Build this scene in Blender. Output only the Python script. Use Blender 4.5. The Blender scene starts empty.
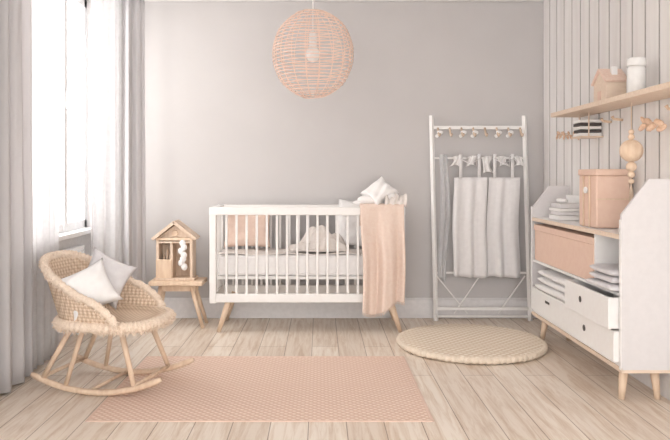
import bpy, math, random
from mathutils import Vector, Matrix, Euler
random.seed(7)
S=bpy.context.scene
pi=math.pi; sin=math.sin; cos=math.cos
# ---------------------------------------------------------------- materials
def lin(c):
    r=[]
    for v in c:
        v/=255.0
        r.append(v/12.92 if v<=0.04045 else ((v+0.055)/1.055)**2.4)
    return (r[0],r[1],r[2],1)
def mat(name,col,rough=0.6,col2=None,scale=(8,8,8),nscale=4,bump=0.0,bscale=80,trans=0.0,alpha=1.0,metal=0,emit=0,detail=4):
    m=bpy.data.materials.new(name); m.use_nodes=True
    nt=m.node_tree; n=nt.nodes; l=nt.links
    b=n['Principled BSDF']; b.inputs['Roughness'].default_value=rough
    b.inputs['Metallic'].default_value=metal
    b.inputs['Specular IOR Level'].default_value=0.3
    c1=lin(col); c2=lin(col2) if col2 else tuple([x*0.94 for x in c1[:3]])+(1,)
    tc=n.new('ShaderNodeTexCoord'); mp=n.new('ShaderNodeMapping'); mp.inputs['Scale'].default_value=scale
    l.new(tc.outputs['Object'],mp.inputs['Vector'])
    ns=n.new('ShaderNodeTexNoise'); ns.inputs['Scale'].default_value=nscale; ns.inputs['Detail'].default_value=detail
    l.new(mp.outputs['Vector'],ns.inputs['Vector'])
    rp=n.new('ShaderNodeValToRGB'); rp.color_ramp.elements[0].position=0.35; rp.color_ramp.elements[1].position=0.65
    rp.color_ramp.elements[0].color=c2; rp.color_ramp.elements[1].color=c1
    l.new(ns.outputs['Fac'],rp.inputs['Fac']); l.new(rp.outputs['Color'],b.inputs['Base Color'])
    if bump>0:
        nb=n.new('ShaderNodeTexNoise'); nb.inputs['Scale'].default_value=bscale; l.new(tc.outputs['Object'],nb.inputs['Vector'])
        bp=n.new('ShaderNodeBump'); bp.inputs['Strength'].default_value=bump; bp.inputs['Distance'].default_value=0.01
        l.new(nb.outputs['Fac'],bp.inputs['Height']); l.new(bp.outputs['Normal'],b.inputs['Normal'])
    out=n['Material Output']; sh=b.outputs['BSDF']
    if trans>0:
        t=n.new('ShaderNodeBsdfTranslucent'); l.new(rp.outputs['Color'],t.inputs['Color'])
        mx=n.new('ShaderNodeMixShader'); mx.inputs[0].default_value=trans
        l.new(sh,mx.inputs[1]); l.new(t.outputs[0],mx.inputs[2]); sh=mx.outputs[0]
    if alpha<1:
        t=n.new('ShaderNodeBsdfTransparent')
        mx=n.new('ShaderNodeMixShader'); mx.inputs[0].default_value=1-alpha
        l.new(sh,mx.inputs[1]); l.new(t.outputs[0],mx.inputs[2]); sh=mx.outputs[0]
    l.new(sh,out.inputs['Surface'])
    return m
def weave(name,c1,c2,scale,bump=0.6,th=(0.25,0.45),rough=0.9,d2=False):
    m=bpy.data.materials.new(name); m.use_nodes=True
    nt=m.node_tree; n=nt.nodes; l=nt.links; b=n['Principled BSDF']; b.inputs['Roughness'].default_value=rough
    b.inputs['Specular IOR Level'].default_value=0.15
    tc=n.new('ShaderNodeTexCoord'); mp=n.new('ShaderNodeMapping'); mp.inputs['Rotation'].default_value=(0,0,pi/4)
    l.new(tc.outputs['Object'],mp.inputs['Vector'])
    v=n.new('ShaderNodeTexVoronoi')
    v.voronoi_dimensions='2D' if d2 else '3D'
    v.inputs['Scale'].default_value=scale; v.inputs['Randomness'].default_value=0.0
    l.new(mp.outputs['Vector'],v.inputs['Vector'])
    rp=n.new('ShaderNodeValToRGB'); rp.color_ramp.elements[0].position=th[0]; rp.color_ramp.elements[1].position=th[1]
    rp.color_ramp.elements[0].color=lin(c1); rp.color_ramp.elements[1].color=lin(c2)
    l.new(v.outputs['Distance'],rp.inputs['Fac']); l.new(rp.outputs['Color'],b.inputs['Base Color'])
    bp=n.new('ShaderNodeBump'); bp.inputs['Strength'].default_value=bump; bp.inputs['Distance'].default_value=0.008; bp.invert=True
    l.new(v.outputs['Distance'],bp.inputs['Height']); l.new(bp.outputs['Normal'],b.inputs['Normal'])
    return m
def floor_mat():
    m=bpy.data.materials.new('floor_planks'); m.use_nodes=True
    nt=m.node_tree; n=nt.nodes; l=nt.links; b=n['Principled BSDF']; b.inputs['Roughness'].default_value=0.42
    tc=n.new('ShaderNodeTexCoord'); mp=n.new('ShaderNodeMapping'); mp.inputs['Rotation'].default_value=(0,0,pi/2)
    mp.inputs['Location'].default_value=(0.33,0.05,0)
    l.new(tc.outputs['Object'],mp.inputs['Vector'])
    br=n.new('ShaderNodeTexBrick'); br.inputs['Scale'].default_value=1; br.inputs['Brick Width'].default_value=1.7
    br.inputs['Row Height'].default_value=0.165; br.inputs['Mortar Size'].default_value=0.0024; br.inputs['Mortar Smooth'].default_value=0.2
    br.offset=0.37; br.offset_frequency=2
    br.inputs['Color1'].default_value=lin((243,232,219)); br.inputs['Color2'].default_value=lin((229,215,200)); br.inputs['Mortar'].default_value=lin((172,152,134))
    l.new(mp.outputs['Vector'],br.inputs['Vector'])
    m2=n.new('ShaderNodeMapping'); m2.inputs['Scale'].default_value=(14,1.0,1); l.new(tc.outputs['Object'],m2.inputs['Vector'])
    ns=n.new('ShaderNodeTexNoise'); ns.inputs['Scale'].default_value=2.2; ns.inputs['Detail'].default_value=10; ns.inputs['Roughness'].default_value=0.7; ns.inputs['Distortion'].default_value=0.6
    l.new(m2.outputs['Vector'],ns.inputs['Vector'])
    rp=n.new('ShaderNodeValToRGB'); rp.color_ramp.elements[0].position=0.32; rp.color_ramp.elements[1].position=0.56
    rp.color_ramp.elements[0].color=lin((219,203,187)); rp.color_ramp.elements[1].color=(1,1,1,1)
    l.new(ns.outputs['Fac'],rp.inputs['Fac'])
    mx=n.new('ShaderNodeMixRGB'); mx.blend_type='MULTIPLY'; mx.inputs[0].default_value=0.9
    l.new(br.outputs['Color'],mx.inputs[1]); l.new(rp.outputs['Color'],mx.inputs[2]); l.new(mx.outputs[0],b.inputs['Base Color'])
    bp=n.new('ShaderNodeBump'); bp.inputs['Strength'].default_value=0.12; bp.inputs['Distance'].default_value=0.004
    l.new(ns.outputs['Fac'],bp.inputs['Height']); l.new(bp.outputs['Normal'],b.inputs['Normal'])
    return m
M={}
M['wall']=mat('wall_paint_grey',(200,196,195),0.9,(197,193,192),nscale=.3,bump=.03,bscale=60)
M['white_wall']=mat('white_paint_wall',(230,227,226),0.8,bump=.02)
M['board']=mat('painted_boards',(238,235,233),0.6,(231,227,225),scale=(6,6,.7),nscale=3)
M['groove']=mat('board_groove',(190,183,180),0.8)
M['trim']=mat('trim_white',(228,225,225),0.5)
M['ceil']=mat('ceiling_white',(238,236,235),0.9)
M['floor']=floor_mat()
M['white']=mat('white_lacquer',(243,241,239),0.4,(241,238,236))
M['panel']=mat('panel_light_grey',(224,220,220),0.5,(221,217,217))
M['wood']=mat('light_oak',(232,208,184),0.5,(220,192,166),scale=(10,10,2),nscale=5)
M['wood2']=mat('pine_grey',(226,205,186),0.55,(210,186,164),scale=(14,14,2),nscale=5)
M['edge']=mat('plywood_edge',(234,214,195),0.55,(226,204,184),scale=(4,20,20),nscale=4)
M['peach']=mat('peach_board',(232,202,184),0.6,(229,197,179))
M['rattan']=mat('rattan_pink',(242,216,201),0.6,(235,205,188),nscale=10)
M['pink_cloth']=mat('peach_blanket',(236,216,203),0.95,(232,209,195),nscale=6,bump=.3,bscale=220)
M['peach_pillow']=mat('peach_pillow_cloth',(234,210,196),0.95,(230,204,189),bump=.2,bscale=150)
M['white_cloth']=mat('white_cotton',(240,238,237),0.95,(236,233,232),bump=.2,bscale=160)
M['grey_cloth']=mat('grey_cotton',(222,219,220),0.95,(216,212,214),bump=.2,bscale=160)
M['muslin']=mat('muslin',(234,227,222),0.95,(228,220,214),bump=.5,bscale=70)
M['dress']=mat('linen_dress',(243,240,240),0.9,(239,236,236),bump=.1,trans=.1)
M['curtain']=mat('curtain_grey',(220,217,218),0.9,(214,211,212),scale=(1,1,.2),bump=.1,bscale=200,trans=.22)
M['sheer']=mat('curtain_sheer',(240,240,241),0.9,trans=.55,alpha=.72)
M['sheer2']=mat('curtain_white',(240,239,240),0.9,trans=.45)
M['rug']=weave('rug_weave',(243,221,207),(226,195,177),38,.8,(.22,.44),d2=True)
M['rugedge']=mat('rug_binding',(232,204,188),.9,bump=.3)
M['mat']=weave('playmat_weave',(244,233,218),(224,206,184),26,.7,(.25,.45),d2=True)
M['matedge']=mat('mat_rope',(238,225,208),.9,(228,211,191),nscale=30,bump=.5,bscale=120)
M['wicker']=weave('wicker',(240,219,198),(206,178,152),60,.9,(.3,.66))
M['wool']=mat('seat_wool',(240,222,205),.95,(228,208,188),nscale=14)
M['black']=mat('charcoal',(84,78,76),.6)
M['plast']=mat('ceramic_white',(240,238,236),.25)
M['cord']=mat('cord_white',(238,234,231),.6)
M['petal']=mat('dried_petal',(232,202,178),.8,(216,178,150),nscale=12)
M['metal']=mat('window_white',(244,244,245),.35)
g=bpy.data.materials.new('clear_glass'); g.use_nodes=True
nt=g.node_tree; nt.nodes.clear(); o=nt.nodes.new('ShaderNodeOutputMaterial'); a=nt.nodes.new('ShaderNodeBsdfTransparent'); gl=nt.nodes.new('ShaderNodeBsdfGlossy'); gl.inputs['Roughness'].default_value=.05
mx=nt.nodes.new('ShaderNodeMixShader'); mx.inputs[0].default_value=.06; nt.links.new(a.outputs[0],mx.inputs[1]); nt.links.new(gl.outputs[0],mx.inputs[2]); nt.links.new(mx.outputs[0],o.inputs[0]); M['glass']=g
# ---------------------------------------------------------------- geometry
def box(c,s,rot=None):
    x,y,z=s[0]/2,s[1]/2,s[2]/2
    v=[Vector(p) for p in [(-x,-y,-z),(x,-y,-z),(x,y,-z),(-x,y,-z),(-x,-y,z),(x,-y,z),(x,y,z),(-x,y,z)]]
    if rot: 
        R=Euler(rot).to_matrix(); v=[R@p for p in v]
    v=[p+Vector(c) for p in v]
    return v,[(0,3,2,1),(4,5,6,7),(0,1,5,4),(1,2,6,5),(2,3,7,6),(3,0,4,7)]
def bx(x0,x1,y0,y1,z0,z1):
    return box(((x0+x1)/2,(y0+y1)/2,(z0+z1)/2),(x1-x0,y1-y0,z1-z0))
def merge(*ms):
    V=[];F=[]
    for v,f in ms:
        o=len(V); V+=list(v); F+=[tuple(i+o for i in q) for q in f]
    return V,F
def tube(pts,r,n=8,closed=False):
    pts=[Vector(p) for p in pts]; N=len(pts); V=[];F=[]
    rr=r if isinstance(r,(list,tuple)) else [r]*N
    prev=None
    for i,p in enumerate(pts):
        if closed: t=pts[(i+1)%N]-pts[i-1]
        else: t=pts[min(i+1,N-1)]-pts[max(i-1,0)]
        t.normalize()
        if prev is None:
            a=Vector((0,0,1)) if abs(t.z)<.9 else Vector((1,0,0))
            u=t.cross(a).normalized()
        else:
            u=(prev-t*prev.dot(t)).normalized()
        prev=u; w=t.cross(u)
        for k in range(n):
            an=2*pi*k/n; V.append(p+(u*cos(an)+w*sin(an))*rr[i])
    for i in range(N if closed else N-1):
        for k in range(n):
            a=i*n+k; b=i*n+(k+1)%n; c=((i+1)%N)*n+(k+1)%n; d=((i+1)%N)*n+k
            F.append((a,b,c,d))
    if not closed:
        F.append(tuple(reversed(range(n)))); F.append(tuple(range((N-1)*n,N*n)))
    return V,F
def cyl(p0,p1,r0,r1=None,n=16):
    return tube([p0,p1],[r0,r1 if r1 is not None else r0],n)
def lathe(prof,c,n=32):
    V=[];F=[]
    for r,z in prof:
        for k in range(n):
            a=2*pi*k/n; V.append(Vector((c[0]+r*cos(a),c[1]+r*sin(a),c[2]+z)))
    for i in range(len(prof)-1):
        for k in range(n):
            F.append((i*n+k,i*n+(k+1)%n,(i+1)*n+(k+1)%n,(i+1)*n+k))
    F.append(tuple(reversed(range(n)))); F.append(tuple(range((len(prof)-1)*n,len(prof)*n)))
    return V,F
def ball(c,r,sc=(1,1,1),n=20,m=12):
    prof=[(max(r*sin(pi*i/m),r*.01),-r*cos(pi*i/m)) for i in range(m+1)]
    v,f=lathe(prof,(0,0,0),n)
    return [Vector((p.x*sc[0]+c[0],p.y*sc[1]+c[1],p.z*sc[2]+c[2])) for p in v],f
def grid(fn,nu,nv,cu=False):
    V=[];F=[]
    for i in range(nu if cu else nu+1):
        for j in range(nv+1): V.append(Vector(fn(i/nu,j/nv)))
    R=nu
    for i in range(R):
        i2=(i+1)%nu if cu else i+1
        for j in range(nv): F.append((i*(nv+1)+j,i2*(nv+1)+j,i2*(nv+1)+j+1,i*(nv+1)+j+1))
    return V,F
def xf(m,loc=(0,0,0),rot=(0,0,0),sc=1):
    R=Euler(rot).to_matrix(); L=Vector(loc)
    return [R@(Vector(p)*sc)+L for p in m[0]],m[1]
def prism(poly,y0,y1,axis='y'):
    n=len(poly)
    V=[Vector((p[0],y0,p[1])) for p in poly]+[Vector((p[0],y1,p[1])) for p in poly]
    F=[tuple(range(n)),tuple(reversed(range(n,2*n)))]+[(i,i+n,(i+1)%n+n,(i+1)%n) for i in range(n)]
    return V,F
def cushion(w,h,t,n=26,puff=.42,pinch=.07,roll=0):
    V=[];F=[]
    for s in (1,-1):
        o=len(V)
        for i in range(n+1):
            for j in range(n+1):
                u=-1+2*i/n; v=-1+2*j/n
                x=u*w/2*(1-pinch*(1-v*v)*abs(u)**2); z=v*h/2*(1-pinch*(1-u*u)*abs(v)**2)
                th=t/2*max((1-u**4)*(1-v**4),0)**puff
                th*=1+.07*sin(5*u+2*v)+.05*sin(9*v-4*u)
                V.append(Vector((x*cos(roll)-z*sin(roll),-s*th,x*sin(roll)+z*cos(roll))))
        for i in range(n):
            for j in range(n):
                q=(o+i*(n+1)+j,o+(i+1)*(n+1)+j,o+(i+1)*(n+1)+j+1,o+i*(n+1)+j+1)
                F.append(q if s>0 else tuple(reversed(q)))
    return V,F
class Obj:
    def __init__(s,name,loc,rot=(0,0,0)):
        s.e=bpy.data.objects.new(name,None); S.collection.objects.link(s.e)
        s.e.empty_display_size=.1; s.e.location=loc; s.e.rotation_euler=rot; s.loc=Vector(loc)
    def part(s,name,m,mt,smooth=False,bevel=0,solid=0,sub=0,local=False):
        V=[Vector(p)-(Vector((0,0,0)) if local else s.loc) for p in m[0]]
        ob=mk(name,(V,m[1]),mt,smooth,bevel,solid,sub); ob.parent=s.e
        return ob
def mk(name,m,mt,smooth=False,bevel=0,solid=0,sub=0):
    me=bpy.data.meshes.new(name); me.from_pydata([tuple(v) for v in m[0]],[],m[1]); me.update()
    import bmesh
    b=bmesh.new(); b.from_mesh(me)
    if not solid: bmesh.ops.remove_doubles(b,verts=b.verts,dist=1e-6)
    bmesh.ops.recalc_face_normals(b,faces=b.faces); b.to_mesh(me); b.free()
    ob=bpy.data.objects.new(name,me); S.collection.objects.link(ob)
    me.materials.append(M[mt])
    if smooth:
        for p in me.polygons: p.use_smooth=True
    if solid:
        d=ob.modifiers.new('s','SOLIDIFY'); d.thickness=solid; d.offset=0
    if bevel:
        d=ob.modifiers.new('b','BEVEL'); d.width=bevel; d.segments=2; d.limit_method='ANGLE'
    if sub:
        d=ob.modifiers.new('u','SUBSURF'); d.levels=sub; d.render_levels=sub
    return ob
# ---------------------------------------------------------------- room
XL,XR,YB,H=-1.68,1.69,5.226,2.43
Y0=-.8
mk('floor',bx(XL-.1,XR+.1,Y0,YB+.1,-.1,0),'floor')
mk('ceiling',bx(XL-.1,XR+.1,Y0,YB+.1,H,H+.1),'ceil')
mk('wall_back',bx(XL-.1,XR+.1,YB,YB+.1,0,H),'wall')
WY0,WY1,WZ0,WZ1=3.55,5.06,.70,2.36
mk('wall_left',merge(bx(XL-.1,XL,Y0,WY0,0,H),bx(XL-.1,XL,WY1,YB,0,H),bx(XL-.1,XL,WY0,WY1,0,WZ0),bx(XL-.1,XL,WY0,WY1,WZ1,H)),'white_wall')
bs=[bx(XR+.010,XR+.1,Y0,YB,0,H)]
y=YB
while y>Y0+.2:
    bs.append(bx(XR,XR+.02,y-.142,y-.007,0,H)); y-=.149
wr=mk('wall_right',merge(*bs),'board',bevel=.002)
wr.data.materials.append(M['groove'])
for p in wr.data.polygons:
    if abs(p.center.x-(XR+.010))<1e-4: p.material_index=1
mk('baseboard_back',merge(bx(XL+.001,XR-.001,YB-.016,YB-.001,.001,.14),bx(XL+.001,XR-.001,YB-.010,YB-.001,.14,.155)),'trim',bevel=.003)
mk('baseboard_left',bx(XL+.001,XL+.015,Y0,YB-.02,.001,.13),'trim',bevel=.003)
mk('baseboard_right',bx(XR-.015,XR-.001,Y0,YB-.02,.001,.13),'trim',bevel=.003)
mk('trim_crown',bx(XL+.001,XR-.001,YB-.03,YB-.001,H-.035,H-.001),'trim',bevel=.004)
w=Obj('window_1',(XL-.05,(WY0+WY1)/2,WZ0))
fr=[bx(XL-.09,XL-.03,WY0,WY0+.06,WZ0,WZ1),bx(XL-.09,XL-.03,WY1-.05,WY1,WZ0,WZ1),bx(XL-.09,XL-.03,WY0,WY1,WZ0,WZ0+.06),bx(XL-.09,XL-.03,WY0,WY1,WZ1-.06,WZ1)]
for yy in (4.05,4.62): fr.append(bx(XL-.085,XL-.02,yy-.025,yy+.025,WZ0,WZ1))
w.part('frame',merge(*fr),'metal',bevel=.004)
w.part('handle',merge(box((XL-.012,4.62,1.55),(.02,.02,.05)),box((XL+.004,4.62,1.60),(.012,.016,.1))),'metal',bevel=.003)
w.part('pane',bx(XL-.065,XL-.06,WY0+.05,WY1-.04,WZ0+.05,WZ1-.05),'glass')
mk('trim_window_sill',bx(XL-.03,XL+.06,WY0-.03,WY1+.03,WZ0-.03,WZ0+.001),'metal',bevel=.005)
r=Obj('radiator',(XL+.05,4.45,.12))
rp=[bx(XL+.012,XL+.06,4.15,4.75,.14,.60)]
for i in range(14): rp.append(bx(XL+.055,XL+.068,4.165+i*.042,4.19+i*.042,.16,.58))
r.part('body',merge(*rp),'metal',bevel=.004)
r.part('feet',merge(bx(XL+.03,XL+.05,4.2,4.22,.0,.15),bx(XL+.03,XL+.05,4.68,4.70,.0,.15)),'metal')
def curtain(name,p0,p1,folds,amp,mt,z0=.012,z1=H-.03,seed=0,solid=.004,flare=0):
    p0=Vector(p0);p1=Vector(p1); d=(p1-p0); L=d.length; t=d.normalized(); nrm=Vector((-t.y,t.x))
    rnd=random.Random(seed); ph=[rnd.random()*6 for _ in range(4)]
    def fn(u,v):
        s=u+.012*sin(9*u+ph[0]); z=z0+(z1-z0)*v
        a=amp*(1-.25*v)*(.75+.35*sin(5*u+ph[1]))
        o=a*sin(2*pi*folds*(s+.01*sin(3*v+ph[2]*1)))+.25*a*sin(2*pi*folds*2.3*u+ph[3]+v)
        q=p0+d*(.5+(s-.5)*(1+flare*(1-v)))+nrm*o
        return (q.x,q.y,z)
    mid=(p0+p1)/2
    o=Obj(name,(mid.x,mid.y,z0))
    o.part('drape',grid(fn,int(folds*14),16),mt,smooth=True,solid=solid)
    return o
curtain('window_curtain',(-1.575,2.75),(-1.565,3.72),7,.045,'curtain',seed=1)
curtain('sheer_curtain',(-1.585,3.74),(-1.60,4.22),5,.022,'sheer2',seed=2)
curtain('sheer_curtain',(-1.575,4.74),(-1.41,4.92),2.5,.025,'sheer2',seed=3)
curtain('window_curtain',(-1.44,4.99),(-1.30,5.12),2.5,.026,'curtain',seed=4,flare=.12)
mk('curtain_track',merge(bx(-1.61,-1.53,2.6,5.1,H-.03,H-.001),bx(-1.53,-1.25,4.85,5.15,H-.03,H-.001)),'metal',bevel=.004)
# ---------------------------------------------------------------- rug, mat
o=Obj('area_rug',(-.265,3.565,0))
o.part('weave',bx(-1.02,.49,3.035,4.096,.0005,.004),'rug')
o.part('binding',merge(bx(-1.03,.5,3.025,3.036,.0005,.005),bx(-1.03,.5,4.095,4.106,.0005,.005),bx(-1.03,-1.019,3.025,4.106,.0005,.005),bx(.489,.5,3.025,4.106,.0005,.005)),'rugedge',bevel=.001)
o=Obj('round_play_mat',(.955,4.38,0))
c0=(.955,4.38,0)
o.part('pad',lathe([(.435,.002),(.445,.012),(.445,.035),(.435,.042),(.30,.045),(.1,.045),(.01,.045)],c0,72),'mat',smooth=False)
pts=[]
tw=[]
for k in range(360):
    a=2*pi*k/360; pts.append((c0[0]+(.446+.003*sin(72*a))*cos(a),c0[1]+(.446+.003*sin(72*a))*sin(a),.023)); tw.append(.019+.0025*cos(72*a))
o.part('rope_edge',tube(pts,tw,10,True),'matedge',smooth=True)
# ---------------------------------------------------------------- pendant
pc=Vector((-.043,4.2,1.818)); Rx=.246; Rz=.268
o=Obj('rattan_pendant_lamp',pc)
rings=[]
NR=27
for i in range(NR):
    z=-.97+1.94*i/(NR-1); rad=Rx*math.sqrt(1-z*z)
    rings.append(tube([pc+Vector((rad*cos(2*pi*k/64),rad*sin(2*pi*k/64),Rz*z+.003*sin(2*pi*k/64*2+i))) for k in range(64)],.0032,6,True))
o.part('rings',merge(*rings),'rattan',smooth=True)
ribs=[]
for j in range(18):
    a=2*pi*j/18
    ribs.append(tube([pc+Vector(((Rx-.003)*sin(pi*t/28)*cos(a),(Rx-.003)*sin(pi*t/28)*sin(a),Rz*cos(pi*t/28))) for t in range(2,27)],.0024,6))
o.part('ribs',merge(*ribs),'rattan',smooth=True)
o.part('cord',tube([pc+Vector((0,0,.12)),pc+Vector((0,0,H-pc.z-.02))],.004,8),'cord')
o.part('ceiling_cup',lathe([(.05,-.025),(.048,-.01),(.03,-.001)],(pc.x,pc.y,H),24),'cord',smooth=True)
o.part('socket',lathe([(.012,.14),(.022,.12),(.022,.05),(.018,.04)],pc,20),'cord',smooth=True)
o.part('bulb',ball(pc+Vector((0,0,0)),.045,(1,1,1.15)),'plast',smooth=True)
# ---------------------------------------------------------------- crib
CX0,CX1,CY0,CY1=-.76,.585,4.74,5.16
o=Obj('baby_crib',(-.09,4.95,0))
P=[]
ZT=.862
for x in (CX0,CX1-.045):
    for y in (CY0,CY1-.04): P.append(bx(x,x+.045,y,y+.04,.20,ZT-.001))
for y in (CY0,CY1-.04):
    P.append(bx(CX0-.002,CX1+.002,y-.002,y+.042,ZT-.055,ZT)); P.append(bx(CX0+.04,CX1-.04,y+.004,y+.036,.205,.265))
for x in (CX0,CX1-.045):
    P.append(bx(x,x+.045,CY0+.03,CY1-.03,ZT-.055,ZT)); P.append(bx(x+.005,x+.04,CY0+.03,CY1-.03,.205,.265))
o.part('frame',merge(*P),'white',bevel=.005)
Sl=[]
n=18
for i in range(1,n):
    x=CX0+.045+(CX1-CX0-.09)*i/n
    for y in (CY0+.02,CY1-.02): Sl.append(bx(x-.008,x+.008,y-.007,y+.007,.26,ZT-.05))
for i in range(1,6):
    y=CY0+.04+(CY1-CY0-.08)*i/6
    for x in (CX0+.022,CX1-.022): Sl.append(bx(x-.007,x+.007,y-.008,y+.008,.26,ZT-.05))
o.part('slats',merge(*Sl),'white',bevel=.002)
o.part('mattress_support',merge(bx(CX0+.045,CX1-.045,CY0+.045,CY1-.045,.36,.38)),'white')
L=[]
for sx,x in ((-1,CX0+.13),(1,CX1-.10)):
    for sy,y in ((-1,CY0+.035),(1,CY1-.035)):
        L.append(cyl((x,y,.215),(x+sx*.07,y+sy*.02,0),.024,.014,16))
o.part('legs',merge(*L),'wood',smooth=True)
o.part('mattress',bx(CX0+.05,CX1-.05,CY0+.045,CY1-.045,.381,.53),'white_cloth',bevel=.02)
def wav(u,v):
    x=CX0+.05+(CX1-CX0-.1)*u; y=CY0+.043+.335*v
    return (x,y,.535+.006*sin(20*u+3*v)*sin(6*v+1))
o.part('sheet_cover',grid(wav,60,12),'muslin',smooth=True,solid=.006)
p=Obj('peach_pillow',(-.52,5.0,.55))
p.part('cushion',xf(cushion(.34,.29,.09),(-.53,5.045,.698),(-.22,0,.0)),'peach_pillow',smooth=True)
p=Obj('white_pillow',(.27,5.0,.55))
p.part('cushion',xf(cushion(.32,.34,.09),(.28,5.05,.725),(-.16,.1,0)),'white_cloth',smooth=True)
def mus(u,v):
    x=-.21+.38*u+.02*sin(9*v); y=4.815+.12*v+.015*sin(8*u)
    e=sin(pi*u)**.6*sin(pi*v)**.5 if 0<u<1 and 0<v<1 else 0
    z=.548+e*(.075+.045*sin(11*u+5*v)+.03*sin(17*v-7*u)+.15*u*u)
    return (x,y,z)
p=Obj('muslin_blanket',(.0,4.88,.55))
p.part('folds',grid(mus,50,30),'muslin',smooth=True,solid=.006)
def drape(u,v):
    x=.275+.30*u
    L0=.14; L1=.06; L2=.71+.03*sin(6*u)-.05*max(u-.6,0)/.4
    s=v*(L0+L1+L2)
    if s<L0: y=CY0+.055; z=ZT-L0+s+.008
    elif s<L0+L1:
        a=(s-L0)/L1*pi; y=CY0+.02+cos(a)*.036; z=ZT+.008+sin(a)*.012
    else:
        q=s-L0-L1; z=ZT+.006-q
        f=min(q/.35,1)
        y=CY0-.017-f*(.030+.027*sin(2*pi*1.9*u+.9*q+.5)+.007*sin(2*pi*4.3*u+1))
        x+=.02*f*(.5-u)*sin(2*q)+.012*f*sin(4*q)
    return (x,y,z)
p=Obj('peach_throw_blanket',(.43,4.72,.5))
p.part('cloth',grid(drape,60,80),'pink_cloth',smooth=True,solid=.010)
fr=[]
for i in range(46):
    u=i/45; q=drape(u,1); fr.append(tube([q,(q[0]+random.uniform(-.003,.003),q[1],q[2]-.018)],.0018,5))
p.part('fringe',merge(*fr),'pink_cloth')
p=Obj('plush_pillow',(.40,4.80,.87))
p.part('cushion',xf(cushion(.21,.18,.13,pinch=.22,roll=.75,puff=.36),(.415,4.815,.957),(-.55,0,-.12)),'white_cloth',smooth=True)
def ruff(u,v):
    x=.44+.15*u; a=v*pi*1.15-.2
    rr=.055+.014*sin(14*u+3*v)+.01*sin(27*u)
    return (x+.01*sin(5*v),4.775-.038*cos(a)*(1+.2*sin(20*u)),.862+.018+max(sin(a),-.2)*rr)
p.part('soft_body',merge(ball((.33,4.775,.912),.045,(1.6,.8,.7)),ball((.265,4.775,.892),.022,(1.8,.8,.7)),ball((.50,4.79,.925),.04,(1.3,.8,.9))),'white_cloth',smooth=True)
p.part('ruffle',grid(ruff,48,16),'muslin',smooth=True,solid=.006)
# ---------------------------------------------------------------- stool + toy house
o=Obj('wooden_stool',(-1.02,4.95,0))
o.part('seat',bx(-1.21,-.83,4.86,5.08,.30,.332),'wood',bevel=.006)
L=[]
for sx,x in ((-1,-1.13),(1,-.92)):
    for sy,y in ((-1,4.92),(1,5.02)):
        L.append(cyl((x,y,.305),(x+sx*(.05 if sx<0 else .09),y+sy*.035,0),.017,.013,12))
o.part('legs',merge(*L),'wood',smooth=True)
o.part('brace',merge(bx(-1.145,-.885,4.905,4.920,.255,.298),bx(-1.145,-.885,5.02,5.035,.255,.298)),'wood',bevel=.003)
o=Obj('toy_house',(-1.04,4.97,.333))
hx=-1.035; hw=.13
z0=.333
K=.03
P=[bx(hx-hw,hx-hw+.02,4.90,5.04,z0,z0+.27+K),bx(hx+hw-.02,hx+hw,4.90,5.04,z0,z0+.27+K),bx(hx-hw-.015,hx+hw+.015,4.895,5.045,z0+.0,z0+.018),
   bx(hx-hw,hx+hw,5.025,5.04,z0,z0+.27+K),bx(hx-hw,hx+hw,4.90,5.03,z0+.235+K,z0+.248+K),bx(hx-.03,hx-.012,4.905,5.03,z0+.018,z0+.24+K)]
P.append(prism([(hx-hw,z0+.27+K),(hx+hw,z0+.27+K),(hx,z0+.37+K)],5.02,5.04))
P.append(prism([(hx-hw+.01,z0+.275+K),(hx+hw-.01,z0+.275+K),(hx,z0+.36+K)],4.92,4.93))
o.part('body',merge(*P),'wood2',bevel=.002)
th=math.atan2(.11,.14)
o.part('roof',merge(box((hx-.075,4.965,z0+.325+K),(.20,.17,.022),(0,-th,0)),box((hx+.075,4.965,z0+.325+K),(.20,.17,.022),(0,th,0))),'wood2',bevel=.002)
o.part('front_beam',merge(bx(hx-hw,hx+hw,4.898,4.912,z0+.255+K,z0+.275+K),bx(hx-hw,hx-hw+.11,4.896,4.908,z0+.018,z0+.15),cyl((hx,4.912,z0+.305+K),(hx,4.922,z0+.305+K),.022)),'wood',bevel=.001)
P=[]
for i in range(7):
    P.append(ball((hx+.06+.012*sin(i*2.3),4.90,z0+.265-i*.028),.023,(1.0,.55,1.1),12,8))
o.part('feather_decor',merge(*P),'white_cloth',smooth=True)
o.part('peg_row',merge(*[cyl((hx-.085+i*.022,4.955,z0+.019),(hx-.085+i*.022,4.955,z0+.18+.04*(i%2)),.008,.007,10) for i in range(3)]),'wood2',smooth=True)
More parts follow.
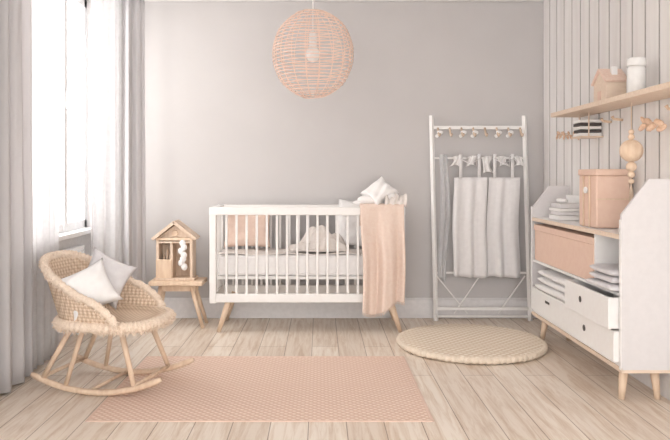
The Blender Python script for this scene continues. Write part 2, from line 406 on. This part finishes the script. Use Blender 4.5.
# ---------------------------------------------------------------- clothes rack
o=Obj('clothes_rack',(1.2,5.15,0))
P=[]
def rail(x,z): return 5.125+.07*(z/1.53)
for xb,xt in ((.862,.838),(1.562,1.535)):
    P.append(tube([(xb,5.125,0),(xt,5.19,1.53)],.019,4))
for z,h in ((1.44,.026),(1.21,.014),(.355,.014),(.09,.022),(.035,.012)):
    f=z/1.53
    P.append(bx(.862-.024*f,1.562-.027*f,rail(0,z)-.008,rail(0,z)+.006,z-h/2,z+h/2))
o.part('frame',merge(*P),'white',bevel=.002)
o.part('cross_braces',merge(tube([(.87,5.15,.33),(1.10,5.15,.05)],.006,6),tube([(1.53,5.15,.33),(1.33,5.15,.05)],.006,6),tube([(1.0,5.15,.05),(1.2,5.15,.34)],.005,6)),'white')
P=[];Q=[]
for i in range(8):
    x=.885+i*.088
    y=rail(0,1.44)
    P.append(tube([(x,y-.01,1.435),(x,y-.03,1.41),(x,y-.045,1.385),(x+.004,y-.05,1.375),(x+.006,y-.06,1.39)],[.008,.008,.008,.009,.01],8))
    if i%3!=1: Q.append(merge(ball((x+.012,y-.035,1.40),.02,(1.2,.5,.9),10,8),ball((x-.008,y-.035,1.375),.014,(1.2,.5,1),10,8)))
o.part('hooks',merge(*P),'wood2',smooth=True)
o.part('ribbons',merge(*Q),'white_cloth',smooth=True)
def garment(name,x0,x1,zt,zb,y,mt,folds,seed,flare=.12):
    ob=Obj(name,((x0+x1)/2,y,zb)); rnd=random.Random(seed); ph=[rnd.random()*6 for _ in range(3)]
    cx=(x0+x1)/2
    def fn(u,v):
        w=(x1-x0)*(1+flare*v*v); x=cx+(u-.5)*w+.006*sin(7*v+ph[0])
        a=.004+.012*v**.8
        yy=y+a*sin(2*pi*folds*(u+.03*sin(4*v+ph[1]))+ph[1])+.35*a*sin(2*pi*folds*1.7*u+ph[2]+1.5*v)
        return (x,yy,zt+(zb-zt)*v+.006*sin(4*u+ph[0])*v)
    ob.part('skirt',grid(fn,int(folds*16),24),mt,smooth=True,solid=.004)
    P=[]
    for dx in (-.28,.28):
        xx=cx+dx*(x1-x0)
        P.append(box((xx,y,(zt+1.235)/2),(.024,.004,1.235-zt+.01)))
        P.append(tube([(xx,y-.004,1.20),(xx,y-.01,1.222),(xx,5.165,1.232),(xx,5.20,1.222),(xx,5.2,1.15)],.0045,6))
    P.append(tube([(cx-.28*(x1-x0)+.0,y-.008,1.20),(cx,y-.012,1.165),(cx+.28*(x1-x0),y-.008,1.20)],.004,6))
    ob.part('straps',merge(*P),'dress',smooth=True)
    return ob
garment('hanging_dress',.990,1.235,1.065,.325,5.115,'dress',2.6,3,.06)
garment('hanging_dress',1.245,1.480,1.065,.325,5.118,'dress',2.3,8,.06)
def scarf(u,v):
    return (.885+.075*u*(1-.5*abs(v-.5))+.01*sin(5*v),5.120+.008*sin(2*pi*2*u),1.235-.90*v-.05*u*(v))
ob=Obj('hanging_scarf',(.92,5.12,.3)); ob.part('cloth',grid(scarf,16,30),'sheer',smooth=True,solid=.003)
P=[]
ruf=Obj('hanging_bibs',(1.2,5.13,1.1))
for i in range(1,6):
    x=.90+i*.115
    def fn(u,v,x=x,i=i):
        w=.085*(1-.45*sin(pi*v)); return (x+(u-.5)*w+.01*sin(4*v+i),5.135+.008*sin(2*pi*2*u+i)-.008*v,1.215-(.07+.05*(i%3==0))*v+.012*sin(pi*u))
    P.append(grid(fn,12,8))
ruf.part('cloths',merge(*P),'white_cloth',smooth=True,solid=.003)
# ---------------------------------------------------------------- dresser
DX,DY0,DY1=1.435,3.28,4.68; DB=XR-.018
o=Obj('nursery_dresser',(1.56,3.98,0))
def side(y0,y1):
    return prism([(DX,.155),(DX,.895),(DX+.13,1.065),(DB,1.065),(DB,.155)],y0,y1)
o.part('side_panels',merge(side(DY0,DY0+.02),prism([(DX,.155),(DX,.86),(DX+.11,1.01),(DB,1.01),(DB,.155)],DY1-.02,DY1)),'panel',bevel=.001)
o.part('panel_edges',merge(*[bx(DX-.005,DX-.001,y,y+.02,.155,.87) for y in (DY0,DY1-.02)]),'white')
o.part('shelves',merge(bx(DX+.004,DB,DY0+.02,DY1-.02,.775,.797),bx(DX+.004,DB,DY0+.02,DY1-.02,.50,.515),bx(DX+.004,DB,DY0+.02,DY1-.02,.158,.18),bx(DX+.01,DB,3.90,3.915,.18,.50),bx(DX+.01,DB,3.62,3.635,.515,.775),bx(DB-.012,DB,DY0+.02,DY1-.02,.18,.95)),'white')
o.part('edge_banding',merge(bx(DX-.004,DX+.004,DY0+.02,DY1-.02,.775,.797),bx(DX-.004,DX+.004,DY0+.0,DY1-.0,.150,.163)),'edge')
o.part('base',bx(DX,DB,DY0,DY1,.14,.155),'edge')
o.part('box_peach',merge(bx(DX+.008,DB-.02,3.642,DY1-.045,.516,.715),bx(DX+.003,DB-.016,3.640,DY1-.040,.716,.752)),'peach',bevel=.003)
D=[bx(DX-.03,DB-.02,DY0+.024,3.894,.186,.334),
   bx(DX-.055,DX-.040,DY0+.024,3.894,.342,.496),bx(DX-.040,DB-.03,DY0+.03,DY0+.042,.345,.494),bx(DX-.040,DB-.03,3.876,3.888,.345,.494),bx(DX-.040,DB-.03,DY0+.03,3.888,.345,.355)]
o.part('drawers_white',merge(*D),'white',bevel=.003)
o.part('drawer_holes',merge(cyl((DX-.0565,3.66,.425),(DX-.0548,3.66,.425),.017,n=20),cyl((DX-.032,3.67,.27),(DX-.0298,3.67,.27),.017,n=20)),'black')
o.part('drawer_low_box',bx(DX-.012,DB-.02,3.93,DY1-.04,.184,.335),'white',bevel=.004)
o.part('box_handle',merge(bx(DX-.0135,DX-.011,4.28,4.36,.275,.29)),'black')
L=[]
for y,sy in ((DY0+.07,-1),(DY1-.17,1)):
    for x,sx in ((DX+.04,-1),(DB-.05,1)):
        L.append(cyl((x,y,.142),(x+sx*.018*(1 if sx<0 else .5),y+sy*.015,0),.023,.014,14))
o.part('legs',merge(*L),'wood',smooth=True)
def folded(name,x0,x1,y0,y1,z,n,h,mt):
    ob=Obj(name,((x0+x1)/2,(y0+y1)/2,z)); P=[]
    for i in range(n):
        d=.014*sin(i*2.1)
        zz=z+i*h; a0,a1,b0,b1=x0+abs(d),x1,y0+abs(d),y1-abs(d)*.5
        def fn(u,v,zz=zz,a0=a0,a1=a1,b0=b0,b1=b1,i=i):
            a=2*pi*u; cx=(a0+a1)/2; hx_=(a1-a0)/2
            c_=cos(a); s_=sin(a)
            e=min(1,(.25+min(v,1-v)*9)**.5)
            X=cx+hx_*math.copysign(abs(c_)**.35,c_); Z=zz+h/2+(h/2-.0005)*e*math.copysign(abs(s_)**.6,s_)*(.90+.10*sin(5*v+i))
            return (X+.006*sin(6*v+i),b0+(b1-b0)*v,Z)
        V,F=grid(fn,32,20,True); F=F+[tuple(k*21 for k in range(32)),tuple(k*21+20 for k in reversed(range(32)))]
        P.append((V,F))
    ob.part('layers',merge(*P),mt,smooth=True)
    return ob
folded('folded_blankets',DX-.045,DB-.02,3.31,3.612,.517,3,.036,'grey_cloth')
folded('folded_blankets',DX-.02,DB-.02,3.95,4.55,.337,3,.044,'white_cloth')
o=Obj('peach_storage_box',(1.57,3.82,.798))
o.part('body',bx(1.475,1.655,3.68,3.93,.799,1.08),'peach',bevel=.008)
o.part('lid',bx(1.470,1.66,3.675,3.935,1.08,1.115),'peach',bevel=.006)
o.part('straps',merge(bx(1.467,1.473,3.76,3.775,.80,1.08),bx(1.467,1.473,3.845,3.86,.80,1.08),bx(1.475,1.655,3.672,3.679,.95,.958)),'wood')
o.part('button',cyl((1.461,3.81,1.0),(1.471,3.81,1.0),.018),'white',smooth=False)
o=Obj('book_stack',(1.56,4.4,.798))
zz=.799
P=[];Q=[]
for i,(h,w,m_) in enumerate([(.03,.20,0),(.025,.19,1),(.02,.2,0),(.03,.17,1)]):
    t=bx(1.50+.008*(i%2),1.50+.15,4.42-w/2,4.42+w/2,zz,zz+h-.002); (P if m_==0 else Q).append(t); zz+=h
o.part('books',merge(*P),'white',bevel=.002); o.part('books_wood',merge(*Q),'panel',bevel=.002)
o.part('ribbon',merge(*[ball((1.55,4.36+.04*i,zz+.014),.014,(1.2,1.2,1),10,8) for i in range(4)]),'white_cloth',smooth=True)
SX=1.49
o=Obj('wall_shelf',(1.6,3.4,1.455))
o.part('plank',bx(SX,XR-.001,2.5,4.46,1.455,1.482),'edge',bevel=.002)
o.part('brackets',merge(*[prism([(XR-.002,1.454),(XR-.14,1.454),(XR-.002,1.38)],y,y+.015) for y in (2.7,)]),'white')
o=Obj('decor_house',(1.6,3.76,1.483))
hz=1.483;cy=3.80
def hprism(y0,y1,x0,x1,z0,z1,zr):
    ym=(y0+y1)/2
    poly=[(y0,z0),(y1,z0),(y1,z1),(ym,zr),(y0,z1)]
    v,f=prism([(a,b) for a,b in poly],x0,x1)
    return [Vector((p.y,p.x,p.z)) for p in v],f
o.part('body',hprism(cy-.085,cy+.085,1.54,1.65,hz,hz+.10,hz+.165),'edge',bevel=.002)
o.part('roof',merge(box((1.595,cy-.047,hz+.143),(.13,.125,.012),(math.atan2(.065,.085),0,0)),box((1.595,cy+.047,hz+.143),(.13,.125,.012),(-math.atan2(.065,.085),0,0))),'rattan',bevel=.002)
o.part('chimney',bx(1.585,1.615,cy-.055,cy-.03,hz+.13,hz+.19),'white')
o.part('door',bx(1.536,1.54,cy-.02,cy+.02,hz+.001,hz+.06),'peach')
o=Obj('ceramic_jar',(1.6,3.48,1.483))
o.part('jar',lathe([(.040,0),(.045,.01),(.045,.13),(.042,.145),(.035,.15)],(1.60,3.49,hz),32),'plast',smooth=True)
o.part('lid',lathe([(.046,.148),(.047,.158),(.045,.185),(.038,.192),(.01,.194)],(1.60,3.49,hz),32),'plast',smooth=True)
o=Obj('bead_garland',(1.55,3.5,1.0))
bxp=1.57;byp=3.48
o.part('cord',tube([(bxp,byp,1.454),(bxp,byp,1.30),(bxp,byp,.90)],.0025,6),'wood2')
o.part('beads',merge(ball((bxp,byp,1.205),.057,(1,1,1)),ball((bxp,byp,1.30),.014),ball((bxp,byp,1.275),.016),ball((bxp,byp,1.125),.026),ball((bxp,byp,1.085),.018),ball((bxp,byp,1.05),.014)),'wood',smooth=True)
P=[]
for i in range(14):
    a=2*pi*i/14; P.append(tube([(bxp,byp,1.04),(bxp+.008*cos(a),byp+.008*sin(a),1.0),(bxp+.012*cos(a),byp+.012*sin(a),.92)],.0018,5))
o.part('tassel',merge(*P),'wood2')
def sprig(name,x,y,z,L,n,seed,r=.016):
    rnd=random.Random(seed); ob=Obj(name,(x,y,z))
    ob.part('stem',tube([(XR-.001,y,z+.02),(x,y+.02,z+.015),(x,y-L*.4,z),(x,y-L,z-.01)],.003,6),'wood2',smooth=True)
    P=[]
    for i in range(n):
        t=i/(n-1)
        for s in (-1,1):
            P.append(xf(ball((0,0,0),r,(.5,1.5,.7),10,8),(x+rnd.uniform(-.015,.015),y+.02-(L+.02)*t,z+.012-.02*t+s*.012),(s*rnd.uniform(.3,.9),rnd.uniform(-.4,.4),rnd.uniform(-.6,.6))))
    ob.part('petals',merge(*P),'petal',smooth=True)
    return ob
sprig('dried_flower_sprig',1.64,4.72,1.345,.30,6,1)
sprig('dried_flower_sprig',1.60,3.40,1.325,.16,4,5,.022)
o=Obj('small_hanging_books',(1.62,4.2,1.33))
P=[];Q=[]
for i in range(5):
    (P if i%2 else Q).append(bx(1.56,1.685,4.13,4.25-.01*(i%3),1.318+i*.02,1.335+i*.02))
o.part('dark_books',merge(*P),'black',bevel=.001); o.part('light_books',merge(*Q),'white',bevel=.001)
o.part('hanger',merge(bx(1.555,1.689,4.11,4.27,1.308,1.316),bx(1.60,1.606,4.262,4.268,1.31,1.455),bx(1.60,1.606,4.112,4.118,1.31,1.455)),'edge')
o=Obj('wall_pegs',(1.65,4.0,1.38))
o.part('pegs',merge(*[tube([(XR-.001,y,1.39),(XR-.05,y,1.395),(XR-.06,y,1.41)],[.007,.007,.01],8) for y in (4.36,4.0,3.85,3.25)]),'wood',smooth=True)
# ---------------------------------------------------------------- rocking chair
o=Obj('rocking_chair',(-1.085,3.57,0),(0,0,math.radians(-14)))
R0=.85
def rz(x): return .016+R0-math.sqrt(R0*R0-x*x)
P=[]
for sy in (-.185,.185):
    pts=[(-.33+.71*i/24,sy,rz(-.33+.71*i/24)) for i in range(25)]
    P.append(tube(pts,[.012]+[.016]*23+[.012],8))
o.part('rockers',merge(*P),'wood',smooth=True,local=True)
P=[]
for sy in (-1,1):
    P.append(cyl((-.12,sy*.14,.34),(-.27,sy*.185,rz(-.27)),.015,.012,12))
    P.append(cyl((-.06,sy*.14,.34),(-.14,sy*.185,rz(-.14)),.013,.011,12))
    P.append(cyl((.14,sy*.14,.33),(.24,sy*.185,rz(.24)),.015,.012,12))
for x in (-.27,.24): P.append(cyl((x,-.185,rz(x)+.012),(x,.185,rz(x)+.012),.010,n=10))
P.append(cyl((.0,-.185,rz(0)+.005),(0,.185,rz(0)+.005),.009,n=10))
for sy in (-1,1): P.append(cyl((-.13,sy*.15,.315),(.15,sy*.15,.31),.013,n=10))
o.part('legs',merge(*P),'wood',smooth=True,local=True)
def sup(a,ax,ay,cx):
    c_=cos(a); s_=sin(a); e_=.75
    return cx+ax*math.copysign(abs(c_)**e_,c_), ay*math.copysign(abs(s_)**e_,s_)
def seat(u,v):
    a=2*pi*u; x,y=sup(a,.25*v,.22*v,.03); return (x,y,.338+.02*v**3)
o.part('seat',grid(seat,48,10,True),'wicker',smooth=True,local=True,solid=.02)
N=260
pts=[];rd=[]
for k in range(N):
    a=2*pi*k/N; x,y=sup(a,.262,.235,.03); pts.append((x,y,.345)); rd.append(.026+.004*sin(k*pi/2))
o.part('seat_rim',tube(pts,rd,10,True),'wool',smooth=True,local=True)
rnd=random.Random(5)
P=[]
def fuzz(c,r,ln):
    d=Vector((rnd.gauss(0,1),rnd.gauss(0,1),rnd.gauss(0,1)-.25)).normalized()
    c=Vector(c); a=c+d*r*.8; b=c+d*(r+ln)+Vector((0,0,-ln*.5))
    return tube([a,b],[.0042,.0012],4)
for i in range(1700): P.append(fuzz(pts[rnd.randrange(N)],.026,.012))
def topz(p): return .36+.30*max(cos(p*pi/2),0)**.75
def back(u,v):
    p=-1+2*u; a=pi+p*1.95
    z1=topz(p); f=v
    x,y=sup(a,.25+.05*f,.225+.03*f,.03); x-= .05*f*max(cos(p*pi/2),0)
    return (x,y,.355+(z1-.355)*f)
o.part('back_shell',grid(back,60,20),'wicker',smooth=True,local=True,solid=.016)
pts=[];rd=[]
for k in range(181):
    q=back(k/180,1); pts.append(q); rd.append(.020+.003*sin(k*pi/2))
o.part('back_rim',tube(pts,rd,10),'wool',smooth=True,local=True)
for i in range(1100): P.append(fuzz(pts[rnd.randrange(181)],.020,.009))
o.part('wool_fibres',merge(*P),'wool',local=True)
p=Obj('white_cushion',(-1.16,3.44,.37))
p.part('cushion',xf(cushion(.26,.24,.13,pinch=.16,roll=.42),(-1.155,3.44,.510),(-.35,.0,.35)),'white_cloth',smooth=True)
p=Obj('grey_cushion',(-1.10,3.65,.37))
p.part('cushion',xf(cushion(.25,.25,.11,pinch=.16,roll=-.35),(-1.12,3.60,.545),(-.35,.15,.35)),'grey_cloth',smooth=True)
# ---------------------------------------------------------------- light
W=bpy.data.worlds.new('world'); S.world=W; W.use_nodes=True
bg=W.node_tree.nodes['Background']; bg.inputs[0].default_value=(1,.992,.98,1); bg.inputs[1].default_value=4.5
ld=bpy.data.lights.new('window_daylight','AREA'); ld.shape='RECTANGLE'; ld.size=1.6; ld.size_y=1.7; ld.energy=75; ld.color=(1,.965,.92)
lo=bpy.data.objects.new('window_daylight',ld); S.collection.objects.link(lo); lo.location=(XL-.9,4.0,1.9); lo.rotation_euler=(0,math.radians(-66),0)
S.view_settings.view_transform='Standard'; S.view_settings.look='None'; S.view_settings.exposure=0
# ---------------------------------------------------------------- camera
cd=bpy.data.cameras.new('camera'); cam=bpy.data.objects.new('camera',cd); S.collection.objects.link(cam)
cam.location=(0,0,1.083); cam.rotation_euler=(pi/2,0,0); cd.sensor_width=36; cd.lens=690/670*36
cd.shift_x=15/670; cd.shift_y=-45/670; cd.clip_start=.05
S.camera=cam
